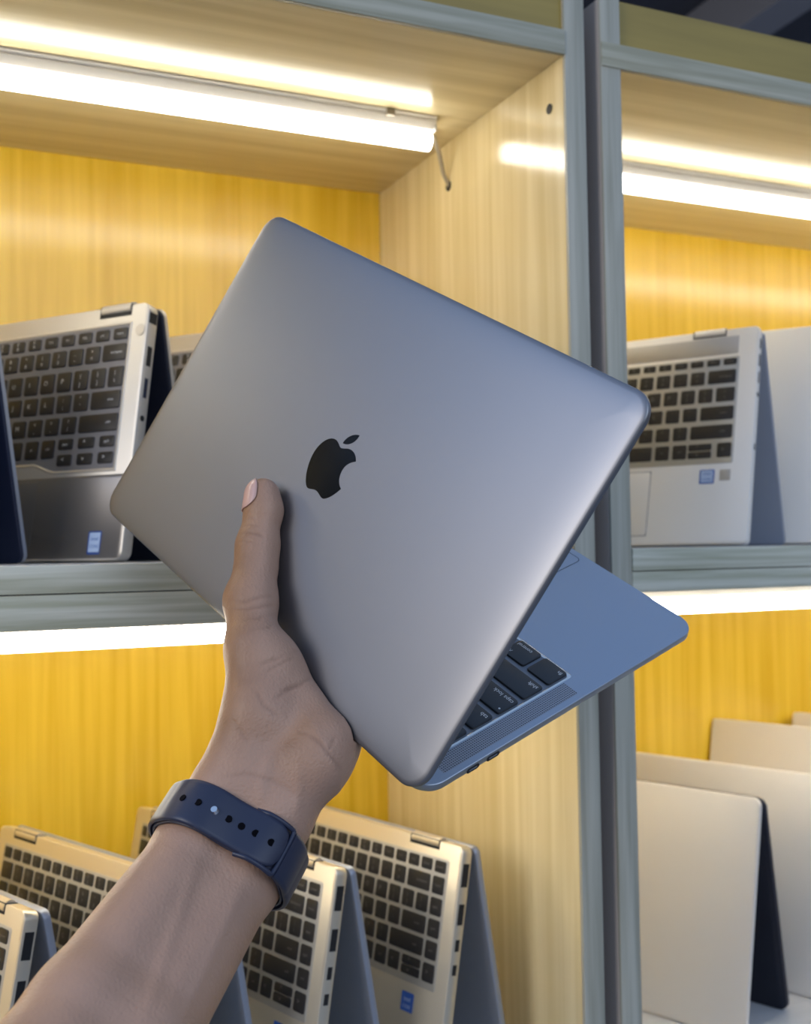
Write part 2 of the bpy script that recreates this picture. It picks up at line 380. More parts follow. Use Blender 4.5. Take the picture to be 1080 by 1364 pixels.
def tent(name, x, y, phi, tau, H, Wd, zs, T, label, cat='laptop', kind='hp', mbase='silver', mlid='backshade', mtrim=None, grp=None, Tl=.006, rad=.006, rear_gap=.0012, drop=.001, rth=None):
    root = empty(name, Matrix.Translation((x, y, zs)) @ Matrix.Rotation(-phi, 4, 'Z'))
    tag(root, label, cat, grp)
    lift = T*math.sin(tau)
    # slab frame: origin upper left of the front face, x right, y up along the slab, z towards the viewer
    S = Matrix(((1, 0, 0, -Wd), (0, math.sin(tau), -math.cos(tau), H*math.sin(tau)), (0, math.cos(tau), math.sin(tau), H*math.cos(tau)+lift), (0, 0, 0, 1)))
    plain = kind == 'plain'
    # front slab
    bm = slab('s', Wd, H, rad, disc_prof(T, .0012 if not plain else .001))
    for v in bm.verts: v.co.y -= H
    fb = mkobj('lid' if plain else 'base', fin(bm, 'front', True, 35), root, S, [M[mbase]])
    # rear slab: starts behind the top edge and runs down and back to the shelf
    y0 = H*math.sin(tau)+(T+rear_gap)*math.cos(tau); z0 = H*math.cos(tau)+lift-drop-(T+rear_gap)*math.sin(tau)
    th = tau*.92 if rth is None else rth
    Hr = z0/math.cos(th)
    R = Matrix(((1, 0, 0, -Wd), (0, -math.sin(th), -math.cos(th), y0), (0, math.cos(th), -math.sin(th), z0), (0, 0, 0, 1)))
    bm = slab('s', Wd, Hr, rad, disc_prof(Tl, .0012))
    for v in bm.verts: v.co.y -= Hr
    rl = mkobj('base' if plain else 'lid', fin(bm, 'rear', True, 35), root, R, [M[mlid]])
    if plain:
        panel_part('keyboard_deck', root, R, .004, -.004, Wd-.008, Hr-.008, rad*.7, 0, .0003, [M['navy']])
        bm = bmesh.new(); cyl(bm, (.03, -.0025, -T-.001), (Wd-.03, -.0025, -T-.001), .0026, 12)
        mkobj('hinge', fin(bm, 'hinge', True, 40), root, S, [M[mbase]])
        return root
    # lid's bright rim
    if mtrim:
        bm = slab('s', Wd+.0006, Hr, rad, [(.0022, -Tl-.0003), (0, -Tl), (0, -Tl*.45), (.0022, -Tl*.42)])
        for v in bm.verts: v.co += Vector((-.0003, -Hr-.0003+.0003, 0))
        mkobj('lid_rim', fin(bm, 'rim', True, 35), root, R, [M[mtrim]])
    # hinges
    ha, hb = (19, 50) if kind == 'dell' else ((33, 63) if kind == 'hp' else (28, 61))
    for xa in (ha, Wd*1000-hb):
        bm = bmesh.new(); wA = (hb-ha)/1000; xa /= 1000
        addbox(bm, (Wd-xa-wA-.0016, -.0092 if kind == 'dell' else -.0070, -T*.8), (Wd-xa+.0012, .0004, .00025), 1, .0001)
        cyl(bm, (Wd-xa-wA, -.0026, -T*.38), (Wd-xa, -.0026, -T*.38), .0056 if kind == 'dell' else .0050, 20, 0)
        mkobj('hinge', fin(bm, 'hinge', True, 40), root, S, [M['silver' if kind == 'dell' else 'warm_silver' if kind == 'nav' else 'silver2'], M['dark']])
    # keyboard well and keys
    if kind == 'dell':
        wl = [(15.8, 14.6), (15.8, 137.0), (82, 137.0), (88, 135.8), (100, 131.5), (106, 129.8), (Wd*1000-106, 129.8), (Wd*1000-100, 131.5), (Wd*1000-88, 135.8), (Wd*1000-82, 137), (Wd*1000-15.8, 137.0), (Wd*1000-15.8, 14.6)]
        bm = bmesh.new()
        def ring(ins, z):
            P_ = [Vector((Wd-a/1000, -b/1000, 0)) for a, b in wl]; out = []
            for i, p in enumerate(P_):
                a_ = (p-P_[i-1]).normalized(); b_ = (P_[(i+1) % len(P_)]-p).normalized()
                na = Vector((-a_.y, a_.x, 0)); nb = Vector((-b_.y, b_.x, 0)); q = (na+nb).normalized()
                out.append(bm.verts.new(p-q*ins*-1/max(.5, q.dot(na))*(1 if SGN > 0 else -1)+Vector((0, 0, z))))
            return out
        P2 = [((Wd-a/1000), -b/1000) for a, b in wl]
        ar = sum(P2[i-1][0]*P2[i][1]-P2[i][0]*P2[i-1][1] for i in range(len(P2))); SGN = 1 if ar > 0 else -1
        r0_, r1_, r2_, r3_ = ring(0, 0), ring(.0006, .0006), ring(.0018, .0006), ring(.0026, .00015)
        for a, b, mi in ((r0_, r1_, 1), (r1_, r2_, 1), (r2_, r3_, 1)):
            for i in range(len(a)): bm.faces.new((a[i], a[(i+1) % len(a)], b[(i+1) % len(a)], b[i])).material_index = mi
        bm.faces.new(r3_)
        kb = mkobj('keyboard', fin(bm, 'well'), root, S, [M['greywell'], M['silver']])
        place_keys(kb, Wd, KB_DELL, 'key', 'legend', 19, 1.0)
        panel_part('palm_rest', root, S, .0015, -.1395, Wd-.003, H-.141, .004, 0, .0002, [M['greydeck']])
        panel_part('touchpad', root, S, Wd/2-.052, -.1420, .104, .058, .002, .0002, .0004, [M['greydeck']])
        bm = bmesh.new(); cyl(bm, (Wd-.0066, -.0228, 0), (Wd-.0066, -.0228, .0005), .0048, 24, 0)
        cyl(bm, (Wd-.0066, -.0228, .0005), (Wd-.0066, -.0228, .0007), .0036, 24, 0)
        mkobj('power_button', fin(bm, 'pwr', True, 30), root, S, [M['silver']])
        sx, sy, sw, sh_ = 22, 184, 14, 18.6
    elif kind == 'hp':
        kb = panel_part('keyboard', root, S, .0175, -.029, Wd-.035, .1085, .002, 0, .0003, [M['silverwell']])
        place_keys(kb, Wd, KB_HP, 'key', 'legend_dim', 19.5)
        g = panel_part('speaker_grille', root, S, .019, -.008, Wd-.038, .0185, .001, 0, .0003, [M['grille_hp']])
        panel_part('touchpad', root, S, Wd-.0965-.105, -.1425, .105, .0635, .002, -.0002, .0004, [M['silver2']])
        bm = bmesh.new()
        for a, b in ((Wd-.0965-.1056, Wd-.0959),):
            addbox(bm, (a, -.2066, 0), (b, -.1419, .00025))
        mkobj('touchpad_border', fin(bm, 'b'), root, S, [M['greywell']])
        sx, sy, sw, sh_ = 34, 143, 14.2, 14
        panel_part('sticker', root, S, Wd-.0292, -.1435, .0102, .0110, .0008, 0, .0002, [M['stickergrey']])['label'] = 'small grey square sticker'
    else:
        kb = panel_part('keyboard', root, S, .0135, -.013, Wd-.027, .1010, .002, 0, .0003, [M['silverwell']])
        place_keys(kb, Wd, KB_NAV, 'key', 'legend_dim', 16)
        panel_part('touchpad', root, S, Wd/2-.055, -.1220, .110, .070, .002, .0, .0003, [M['silver2']])
        sx, sy, sw, sh_ = 36, 121.5, 14.5, 15
    bm = slab('st', sw/1000, sh_/1000, .0012, [(0, 0), (0, .0001), (.0001, .0002)], 3)
    for v in bm.verts: v.co += Vector((Wd-(sx+sw)/1000, -(sy+sh_)/1000, 0))
    cx, cy = Wd-(sx+sw/2)/1000, -(sy+sh_/2)/1000
    if kind != 'nav':
        addbox(bm, (cx-sw*.00040, cy-sh_*.00040, .0002), (cx+sw*.00040, cy+sh_*.00043, .00026), 1)
        text_bm(bm, 'intel', .0044, cx, cy+.0030, .0003, 0); text_bm(bm, 'CORE', .0036, cx, cy-.0030, .0003, 0)
    else:
        text_bm(bm, 'intel', .0046, cx, cy+.0020, .0003, 1); text_bm(bm, 'CORE', .0034, cx, cy-.0036, .0003, 1)
    st = mkobj('sticker', fin(bm, 'sticker'), root, S, [M['stickerblue'], M['stickerwhite']]); st['label'] = 'small blue and white processor sticker'
    # ports along the right side
    if kind == 'dell': pl = [(8, 17, .75, 'box'), (36, 52, .45, 'box'), (62, 78, .34, 'lite'), (92, 97, 0, 'jack')]
    elif kind == 'hp': pl = [(12, 22, .4, 'box'), (28, 40, .5, 'lite'), (46, 57, .3, 'box'), (66, 72, 0, 'jack'), (118, 124, .3, 'box')]
    else: pl = [(13, 31, .62, 'box'), (44, 60, .55, 'box'), (71, 80, .4, 'box'), (90, 98, .4, 'box')]
    for a, b, f, k in pl:
        bm = bmesh.new()
        if k == 'jack': cyl(bm, (Wd-.001, -(a+b)/2000, -T/2), (Wd+.00025, -(a+b)/2000, -T/2), .0024, 14)
        else: addbox(bm, (Wd-.001, -b/1000, -T/2-T*f/2), (Wd+.00025, -a/1000, -T/2+T*f/2), 0, .0002)
        mkobj('port', fin(bm, 'port'), root, S, [M['navy2'] if k == 'lite' else M['dark']])
    return root

def grille_mat(name, base, hole, pitch, rad, rough, metal):
    """rows of small dark holes, in object space"""
    m = mat(name, base, rough, metal); nt = m.node_tree; n = nt.nodes; L = nt.links
    tc = n.new('ShaderNodeTexCoord'); sc = n.new('ShaderNodeVectorMath'); sc.operation = 'SCALE'; sc.inputs['Scale'].default_value = 1/pitch
    fr = n.new('ShaderNodeVectorMath'); fr.operation = 'FRACTION'; sb = n.new('ShaderNodeVectorMath'); sb.operation = 'SUBTRACT'; sb.inputs[1].default_value = (.5, .5, .5)
    ml = n.new('ShaderNodeVectorMath'); ml.operation = 'MULTIPLY'; ml.inputs[1].default_value = (1, 1, 0)
    ln = n.new('ShaderNodeVectorMath'); ln.operation = 'LENGTH'; lt = n.new('ShaderNodeMath'); lt.operation = 'LESS_THAN'; lt.inputs[1].default_value = rad
    mx = n.new('ShaderNodeMix'); mx.data_type = 'RGBA'; mx.inputs[6].default_value = (*base, 1); mx.inputs[7].default_value = (*hole, 1)
    L.new(tc.outputs['Object'], sc.inputs[0]); L.new(sc.outputs[0], fr.inputs[0]); L.new(fr.outputs[0], sb.inputs[0]); L.new(sb.outputs[0], ml.inputs[0])
    L.new(ml.outputs[0], ln.inputs[0]); L.new(ln.outputs['Value'], lt.inputs[0]); L.new(lt.outputs[0], mx.inputs[0]); L.new(mx.outputs[2], n['Principled BSDF'].inputs['Base Color'])
    return m
M['grille_hp'] = grille_mat('speaker_grille_silver', (.60, .58, .55), (.36, .34, .32), .0024, .30, .45, .5)
M['grille_held'] = grille_mat('speaker_grille_grey', (.34, .36, .40), (.03, .035, .05), .00125, .27, .40, .8)

G1 = 'laptops standing like tents on the middle shelf'; G2 = 'laptops standing like tents on the lower shelf'
DT = .011
tent('laptop', .1555, .1168, .927, .1716, .207, .300, SL, .0115, 'dark grey silver-rimmed laptop with white key letters, left of the held laptop', kind='dell', mbase='silver', mlid='navy', mtrim='silver', grp=G1, rad=.008)
tent('laptop', .345, .060, .93, .185, .207, .300, SL, .0115, 'silver laptop almost hidden behind the held lid, only a top corner showing', kind='dell', mbase='silver', mlid='navy', mtrim='silver', grp=G1, rad=.008)
tent('laptop', .022, .098, .93, .175, .207, .300, SL, .0115, 'dark navy laptop slanting down at the left photo edge, before the white-lettered keyboard', kind='dell', mbase='navy2', mlid='navy2', mtrim='backshade', grp=G1, rad=.008)
tent('laptop', .6960, .0448, 1.0087, .2862, .215, .300, SR, .010, 'silver laptop with black keys and pale blue sticker, on the shelf right of the posts', kind='hp', mbase='silver2', mlid='backshade', grp=G1, rad=.005)
tent('laptop', .872, .040, .90, .20, .228, .310, SR, .010, 'plain silver laptop lid at the right photo edge, standing on the middle shelf', kind='plain', mbase='silver2', mlid='silver2', grp=G1, rad=.006)
tent('laptop', .3708, .0413, 1.28, .19, .215, .296, LOW, DT, 'gold-silver laptop beside the beige side panel, rightmost of the lower left row', kind='nav', mbase='warm_silver', mlid='backshade', grp=G2)
tent('laptop', .2611, .0316, 1.252, .19, .215, .296, LOW, DT, 'gold-silver laptop directly below the watch strap, right of the forearm', kind='nav', mbase='warm_silver', mlid='backshade', grp=G2)
tent('laptop', .1641, .0177, 1.169, .19, .215, .300, LOW, DT, 'gold-silver laptop behind the forearm, its keyboard showing left of the arm', kind='nav', mbase='warm_silver', mlid='backshade', grp=G2)
tent('laptop', .0409, .0284, 1.182, .19, .215, .300, LOW, DT, 'laptop at the lower left photo corner, its port side and wedge showing', kind='nav', mbase='warm_silver', mlid='backshade', grp=G2)
tent('laptop', .6971, .0649, 1.169, .2047, .215, .300, LOW, .005, 'plain grey laptop with dark navy inner side, frontmost of the lower right row', kind='plain', mbase='deckgrey', mlid='navy', grp=G2, rad=.009)
tent('laptop', .848, .050, 1.17, .2, .215, .310, LOW, .005, 'plain grey laptop directly behind the frontmost of the lower right row', kind='plain', mbase='deckgrey', mlid='deckgrey', grp=G2, rad=.007)
tent('laptop', 1.00, .070, 1.17, .2, .238, .310, LOW, .005, 'plain grey laptop third from the front in the lower right row', kind='plain', mbase='deckgrey', mlid='deckgrey', grp=G2, rad=.004)
tent('laptop', 1.12, .060, 1.17, .2, .238, .310, LOW, .005, 'plain grey laptop farthest back in the lower right row, at the photo edge', kind='plain', mbase='deckgrey', mlid='deckgrey', grp=G2, rad=.004)

# ------------------------------------------------------------------ held laptop
LT = Vector((.1681, -.1504, 1.4075))
LR = Matrix(((.3251, -.8193, -.4723), (.4296, -.317, .8456), (-.8425, -.4778, .2489))).transposed()   # columns: along hinge, up the lid, outward
def ortho(R):
    a = R.col[0].normalized(); c = a.cross(R.col[1]).normalized(); b = c.cross(a)
    return Matrix((a, b, c)).transposed()
LR = ortho(LR); LM = Matrix.Translation(LT) @ LR.to_4x4()
W0, H0 = .3041, .2124
held = empty('held_laptop', LM)
tag(held, 'half open grey aluminium laptop with black fruit logo, gripped by the raised hand', 'laptop')
bm = slab('lid', W0, H0, .0125, [(.0005, -.0045), (.0, -.0041), (.0, -.0020), (.0003, -.0013), (.0010, -.0009), (.0030, -.00062), (.0065, -.00034), (.0110, -.00015), (.0170, -.00004), (.0240, 0)], 14)
for v in bm.verts: v.co.x -= W0/2
lid = mkobj('lid', fin(bm, 'lid', True, 50), held, None, [M['space']])
bm = slab('scr', W0-.004, H0-.010, .010, [(0, -.0052), (0, -.0047), (.0003, -.0045)][::1], 8)
for v in bm.verts: v.co += Vector((-W0/2+.002, .008, 0))
mkobj('screen', fin(bm, 'screen', True, 35), held, None, [M['glass']])['label'] = 'black glass screen'
# logo
def bez(p0, p1, p2, p3, n=14):
    return [tuple((1-t)**3*p0[i]+3*(1-t)**2*t*p1[i]+3*(1-t)*t*t*p2[i]+t**3*p3[i] for i in (0, 1)) for t in [k/n for k in range(n)]]
def path(d):
    out = []; cur = d[0]
    for c in d[1:]: out += bez(cur, c[0], c[1], c[2]); cur = c[2]
    return out
# drawn in a 100-unit box, y up
body = path([(50, 72),
    ((56, 72), (62, 78.5), (72, 78.5)), ((81, 78.5), (88.5, 74), (93, 67)),
    ((81, 60), (76, 51), (77.5, 40)), ((79, 29), (86, 21.5), (95, 18)),
    ((91, 7), (82, -7), (73.5, -11)), ((66, -14), (60, -7.5), (50.5, -7.5)), ((41, -7.5), (35.5, -14), (28.5, -11.5)),
    ((16, -6.5), (2, 21), (3, 43)), ((4, 64), (17, 78.5), (31, 78.5)), ((40, 78.5), (45, 72), (50, 72))])
leaf = path([(48.5, 80), ((48, 91), (58, 103), (71.5, 105)), ((73, 93), (62, 80), (48.5, 80))])
s = .0335/100
bm = bmesh.new()
for poly in (body, leaf):
    vs = [bm.verts.new(((x-49)*s, .1062+(y-45)*s, .00002)) for x, y in poly]; vt = [bm.verts.new((v.co.x, v.co.y, .00009)) for v in vs]
    for i in range(len(vs)): bm.faces.new((vs[i], vs[(i+1) % len(vs)], vt[(i+1) % len(vs)], vt[i]))
    bm.faces.new(vt)
mkobj('logo', fin(bm, 'logo'), lid, None, [M['logo']])['label'] = 'glossy black bitten fruit logo'
# base. base frame: u from the typist's left end, v = -distance from the hinge, z up from the keyboard
AN = math.radians(52)
dd = Vector((0, math.cos(AN), -math.sin(AN))); nn = Vector((0, math.sin(AN), math.cos(AN)))
BM = Matrix(((-1, 0, 0, W0/2), (0, -dd.y, nn.y, .002), (0, -dd.z, nn.z, -.0045), (0, 0, 0, 1)))
BL0 = .0015; BH = .2060-BL0; BT = .0100
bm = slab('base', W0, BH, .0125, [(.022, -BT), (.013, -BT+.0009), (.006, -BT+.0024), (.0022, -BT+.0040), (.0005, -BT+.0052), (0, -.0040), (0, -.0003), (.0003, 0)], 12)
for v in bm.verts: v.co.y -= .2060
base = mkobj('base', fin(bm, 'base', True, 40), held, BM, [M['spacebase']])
bm = bmesh.new(); cyl(bm, (.03, -.0060, -.0040), (W0-.03, -.0060, -.0040), .0030, 16)
mkobj('hinge', fin(bm, 'hinge', True, 40), held, BM, [M['dark']])['label'] = 'black hinge cover'
def plate(name, parent, x0, v0, w, h, r, z0, z1, mt, label=None):
    bm = slab(name, w, h, r, [(0, z0), (0, z1)], 6)
    for v in bm.verts: v.co += Vector((x0, -v0-h, 0))
    o = mkobj(name, fin(bm, name, True, 35), parent, BM, [mt])
    if label: o['label'] = label
    return o
# keyboard well: rim then floor
kx0, kv0, kw, kh = .0145, .0150, W0-.029, .1024
bm = bmesh.new(); rings = []
for ins, z in ((-.0002, .00001), (.0002, .00012), (.0010, .00012), (.0014, .00003)):
    rings.append([bm.verts.new((x, y, z)) for x, y in rrect(kw-2*ins, kh-2*ins, .0022, 5, kx0+ins, -kv0-kh+ins)])
for a, b in zip(rings, rings[1:]):
    for i in range(len(a)): bm.faces.new((a[i], a[(i+1) % len(a)], b[(i+1) % len(a)], b[i])).material_index = 1
bm.faces.new(rings[-1])
M['mwell'] = mat('held_keyboard_well', (.17, .20, .25), .5, .4)
M['mrim'] = mat('bright_chamfer', (.75, .74, .70), .22, 1.0)
kb = mkobj('keyboard', fin(bm, 'keyboard'), held, BM, [M['mwell'], M['mrim']])
def mkey(x0, x1, s0, s1, lg):
    o = D.objects.new('key', key_mesh((x1-x0)/1000, (s1-s0)/1000, lg, 'mkey', 'mleg', mac=True)); COL.objects.link(o)
    o.parent = kb; o.location = ((x0+x1)/2000, -(s0+s1)/2000, .00012)
def mrow(s0, s1, first, keys, last):
    x = 16.7
    mkey(x, x+first[0], s0, s1, first[1]); x += first[0]+2.4
    for k in keys: mkey(x, x+16.4, s0, s1, k); x += 18.8
    if last is not None: mkey(x, 287.6, s0, s1, last)
mrow(29.6, 44.2, (16.4, '`'), '1234567890-=', 'delete')
mrow(47.2, 61.8, (25.5, 'tab'), 'QWERTYUIOP[]', '\\')
mrow(65.1, 79.9, (30.0, 'caps lock'), 'ASDFGHJKL;\'', 'return')
mrow(83.1, 97.8, (39.5, 'shift'), 'ZXCVBNM,./', 'shift')
x = 16.7
for w, lg in ((16.4, 'fn'), (16.4, 'ctrl'), (16.4, 'option'), (20.6, 'command'), (91.8, ''), (20.6, 'command'), (16.4, 'option'), (16.4, '<'), (16.4, 'v'), (16.4, '>')):
    mkey(x, min(x+w, 287.6), 101.3, 116.2, lg); x += w+2.4
bm = slab('tb', .271, .0085, .001, [(0, -.0001), (0, .0006), (.0002, .0008)], 3)
for v in bm.verts: v.co += Vector((.0167, -.0262, 0))
mkobj('touch_strip', fin(bm, 'tb'), kb, None, [M['glass']])
for x0 in (.0036, W0-.0036-.0100):
    plate('speaker_grille', held, x0, .0170, .0100, .0930, .0008, 0, .00006, M['grille_held'])
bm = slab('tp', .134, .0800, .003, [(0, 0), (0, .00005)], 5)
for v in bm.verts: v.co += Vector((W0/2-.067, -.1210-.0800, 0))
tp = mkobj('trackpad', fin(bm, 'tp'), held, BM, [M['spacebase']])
bm = bmesh.new(); pts = rrect(.1344, .0804, .0032, 5, W0/2-.0672, -.2012); pin = rrect(.1336, .0796, .0028, 5, W0/2-.0668, -.2008)
A = [bm.verts.new((x, y, .00008)) for x, y in pts]; B = [bm.verts.new((x, y, .00008)) for x, y in pin]
for i in range(len(A)): bm.faces.new((A[i], A[(i+1) % len(A)], B[(i+1) % len(A)], B[i]))
mkobj('trackpad_gap', fin(bm, 'g'), tp, None, [M['dark']])
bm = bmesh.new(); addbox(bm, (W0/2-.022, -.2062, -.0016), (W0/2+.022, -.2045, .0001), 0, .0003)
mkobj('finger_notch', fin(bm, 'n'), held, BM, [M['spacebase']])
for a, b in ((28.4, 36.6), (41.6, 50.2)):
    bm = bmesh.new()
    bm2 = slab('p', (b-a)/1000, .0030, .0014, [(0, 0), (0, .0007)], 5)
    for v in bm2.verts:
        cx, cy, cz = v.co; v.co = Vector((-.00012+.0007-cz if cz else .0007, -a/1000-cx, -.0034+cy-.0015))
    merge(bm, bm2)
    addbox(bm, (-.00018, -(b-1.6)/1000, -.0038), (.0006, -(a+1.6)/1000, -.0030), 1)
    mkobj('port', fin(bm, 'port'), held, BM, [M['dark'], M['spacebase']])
for sx in (.02, W0-.02):
    for sv in (.012, .188):
        bm = bmesh.new(); cyl(bm, (sx, -sv, -BT+.0002), (sx, -sv, -BT-.0008), .006, 20)
        mkobj('rubber_foot', fin(bm, 'foot'), held, BM, [M['dark']])

# ------------------------------------------------------------------ the hand: one blended surface
Rw = np.array(LR); tw = np.array(LT)
CH = {}
ARM = [
 [(.1297,-.2216,1.3115,.019),(.0695,-.2750,1.2658,.023),(.0399,-.3048,1.2453,.026),(-.0450,-.3880,1.1850,.031)],
 [(.1477,-.2292,1.2978,.019),(.0878,-.2828,1.2521,.023),(.0566,-.3119,1.2329,.026),(-.0280,-.3960,1.1720,.031)],
 [(.1297,-.2216,1.3115,.019),(.1442,-.2168,1.3329,.0175),(.1602,-.2123,1.3706,.014)],
 [(.1477,-.2292,1.2978,.019),(.1646,-.2257,1.3218,.0185),(.1814,-.2253,1.3452,.018),(.1891,-.2257,1.3504,.018)],
 [(.1891,-.2257,1.3504,.018),(.2020,-.2262,1.3556,.0075)],
 [(.1582,-.2179,1.3389,.018),(.1762,-.1992,1.3868,.014),(.1905,-.2222,1.3571,.0145)],
 [(.1602,-.2123,1.3706,.014),(.1646,-.1977,1.4006,.0135),(.1697,-.1773,1.4243,.0128)],
 [(.1692,-.2129,1.3664,.015),(.1723,-.1966,1.3944,.0145)],
 [(.1622,-.2048,1.3510,.016),(.1918,-.1355,1.3894,.0125)],
 [(.1712,-.2032,1.3462,.016),(.2037,-.1513,1.3827,.0125)],
 [(.1798,-.2071,1.3460,.016),(.2096,-.1713,1.3707,.0125)],
 [(.1884,-.2166,1.3486,.016),(.2112,-.1904,1.3584,.012)]]
THUMB = [(.1697,-.1773,1.4243,.0128),(.1751,-.1699,1.4418,.0108),(.1774,-.1653,1.4526,.0111),(.1825,-.1607,1.4722,.0098),(.1828,-.1584,1.4805,.0094)]
FINGERS = [
 [(.1938,-.1326,1.3942,.0115),(.2210,-.1116,1.4190,.0085),(.2474,-.0968,1.4368,.0073)],
 [(.2072,-.1511,1.3848,.0115),(.2416,-.1359,1.4074,.0085),(.2739,-.1234,1.4250,.0073)],
 [(.2131,-.1712,1.3728,.0115),(.2476,-.1612,1.3919,.0085),(.2794,-.1523,1.4070,.0073)],
 [(.2110,-.1910,1.3592,.0115),(.2398,-.1879,1.3737,.0075),(.2673,-.1834,1.3849,.0063)]]
def cone(P, a, b):
    a, ra = np.array(a[:3]), a[3]; b, rb = np.array(b[:3]), b[3]
    ba = b-a; l2 = ba@ba; h = np.clip(((P-a)@ba)/l2, 0, 1)
    q = P-a-h[..., None]*ba
    return np.sqrt((q*q).sum(-1))-(ra+(rb-ra)*h)
def smin(a, b, k):
    h = np.clip(.5+.5*(b-a)/k, 0, 1)
    return b*(1-h)+a*h-k*h*(1-h)
def chain(P, c, k):
    d = None
    for a, b in zip(c, c[1:]):
        e = cone(P, a, b); d = e if d is None else smin(d, e, k)
    return d
def rbox(P, lo, hi, r=.001):
    lo, hi = np.array(lo), np.array(hi); c = (lo+hi)/2; h = (hi-lo)/2-r
    q = np.abs(P-c)-h
    return np.sqrt((np.maximum(q, 0)**2).sum(-1))+np.minimum(q.max(-1), 0)-r
dN, nN = np.array(dd), np.array(nn)
def laptop_sdf(P):
    Q = (P-tw)@Rw
    a = rbox(Q, (-W0/2, .0, -.005), (W0/2, H0, .0002))
    B = Q-np.array((0, .002, -.0045))
    Bq = np.stack([B[..., 0], B@dN, B@nN], -1)
    b = rbox(Bq, (-W0/2, BL0, -BT-.0002), (W0/2, .206, 0), .0045)
    return np.minimum(a, b)
def hand_sdf(P):
    d = None
    for c in ARM:
        e = chain(P, c, .006); d = e if d is None else smin(d, e, .009)
    d = smin(d, chain(P, THUMB, .005), .008)
    for c in FINGERS: d = smin(d, chain(P, c, .004), .003)
    return np.maximum(d, .0003-laptop_sdf(P))
def surface_nets(lo, hi, h, sdf):
    lo = np.array(lo); n = np.ceil((np.array(hi)-lo)/h).astype(int)+1
    B = 16; nb = np.ceil((n-1)/B).astype(int); n = nb*B+1
    S = np.full(n, 1.0, np.float32)
    bi = np.stack(np.meshgrid(*[np.arange(k) for k in nb], indexing='ij'), -1).reshape(-1, 3)
    cen = lo+(bi*B+B/2)*h; dc = sdf(cen)
    rad = B*h*.5*math.sqrt(3)*1.25+.004
    g = np.stack(np.meshgrid(*[np.arange(B+1)]*3, indexing='ij'), -1)
    for b, d in zip(bi, dc):
        if abs(d) < rad:
            o = b*B
            S[o[0]:o[0]+B+1, o[1]:o[1]+B+1, o[2]:o[2]+B+1] = sdf(lo+(g+o)*h)
        elif d < 0:
            o = b*B; sub = S[o[0]:o[0]+B+1, o[1]:o[1]+B+1, o[2]:o[2]+B+1]; sub[sub == 1.0] = -1.0
    neg = S < 0
    c = [(i, j, k) for i in (0, 1) for j in (0, 1) for k in (0, 1)]
    nn_ = [s-1 for s in S.shape]
    cnt = sum(neg[i:i+nn_[0], j:j+nn_[1], k:k+nn_[2]].astype(np.int8) for i, j, k in c)
    act = np.argwhere((cnt > 0) & (cnt < 8))
    idx = np.full(nn_, -1, np.int32); idx[tuple(act.T)] = np.arange(len(act))
    acc = np.zeros((len(act), 3)); w = np.zeros(len(act))
    for a in c:
        for ax in range(3):
            if a[ax]: continue
            b = list(a); b[ax] = 1
            va = S[tuple((act+a).T)]; vb = S[tuple((act+b).T)]
            mm = (va < 0) != (vb < 0); t = np.where(mm, va/(va-vb+1e-20), 0)
            p = act+np.array(a, float); p[:, ax] += t
            acc[mm] += p[mm]; w[mm] += 1
    V = lo+acc/w[:, None]*h
    F = []
    for ax in range(3):
        sl0 = [slice(None)]*3; sl1 = [slice(None)]*3; sl0[ax] = slice(0, -1); sl1[ax] = slice(1, None)
        a = neg[tuple(sl0)]; b = neg[tuple(sl1)]
        e = np.argwhere(a != b); u, v = [(1, 2), (2, 0), (0, 1)][ax]
        ok = (e[:, u] > 0) & (e[:, v] > 0) & (e[:, u] < nn_[u]) & (e[:, v] < nn_[v]); e = e[ok]
        du = np.zeros(3, int); du[u] = 1; dv = np.zeros(3, int); dv[v] = 1
        q = np.stack([idx[tuple((e-du-dv).T)], idx[tuple((e-dv).T)], idx[tuple(e.T)], idx[tuple((e-du).T)]], 1)
        fl = ~a[tuple(e.T)]; q[fl] = q[fl][:, ::-1]
        F.append(q)
    F = np.concatenate(F); F = F[(F >= 0).all(1)]
    return V, F
def grad(P, f, e=3e-4):
    g = np.zeros_like(P)
    for i in range(3):
        o = np.zeros(3); o[i] = e; g[:, i] = (f(P+o)-f(P-o))/(2*e)
    return g/np.maximum(np.linalg.norm(g, axis=1), 1e-9)[:, None]
V, F = surface_nets((-.082, -.435, 1.135), (.29, -.08, 1.50), .0010, hand_sdf)
for _ in range(2):
    d = hand_sdf(V); V = V-np.clip(d, -.0008, .0008)[:, None]*grad(V, hand_sdf)
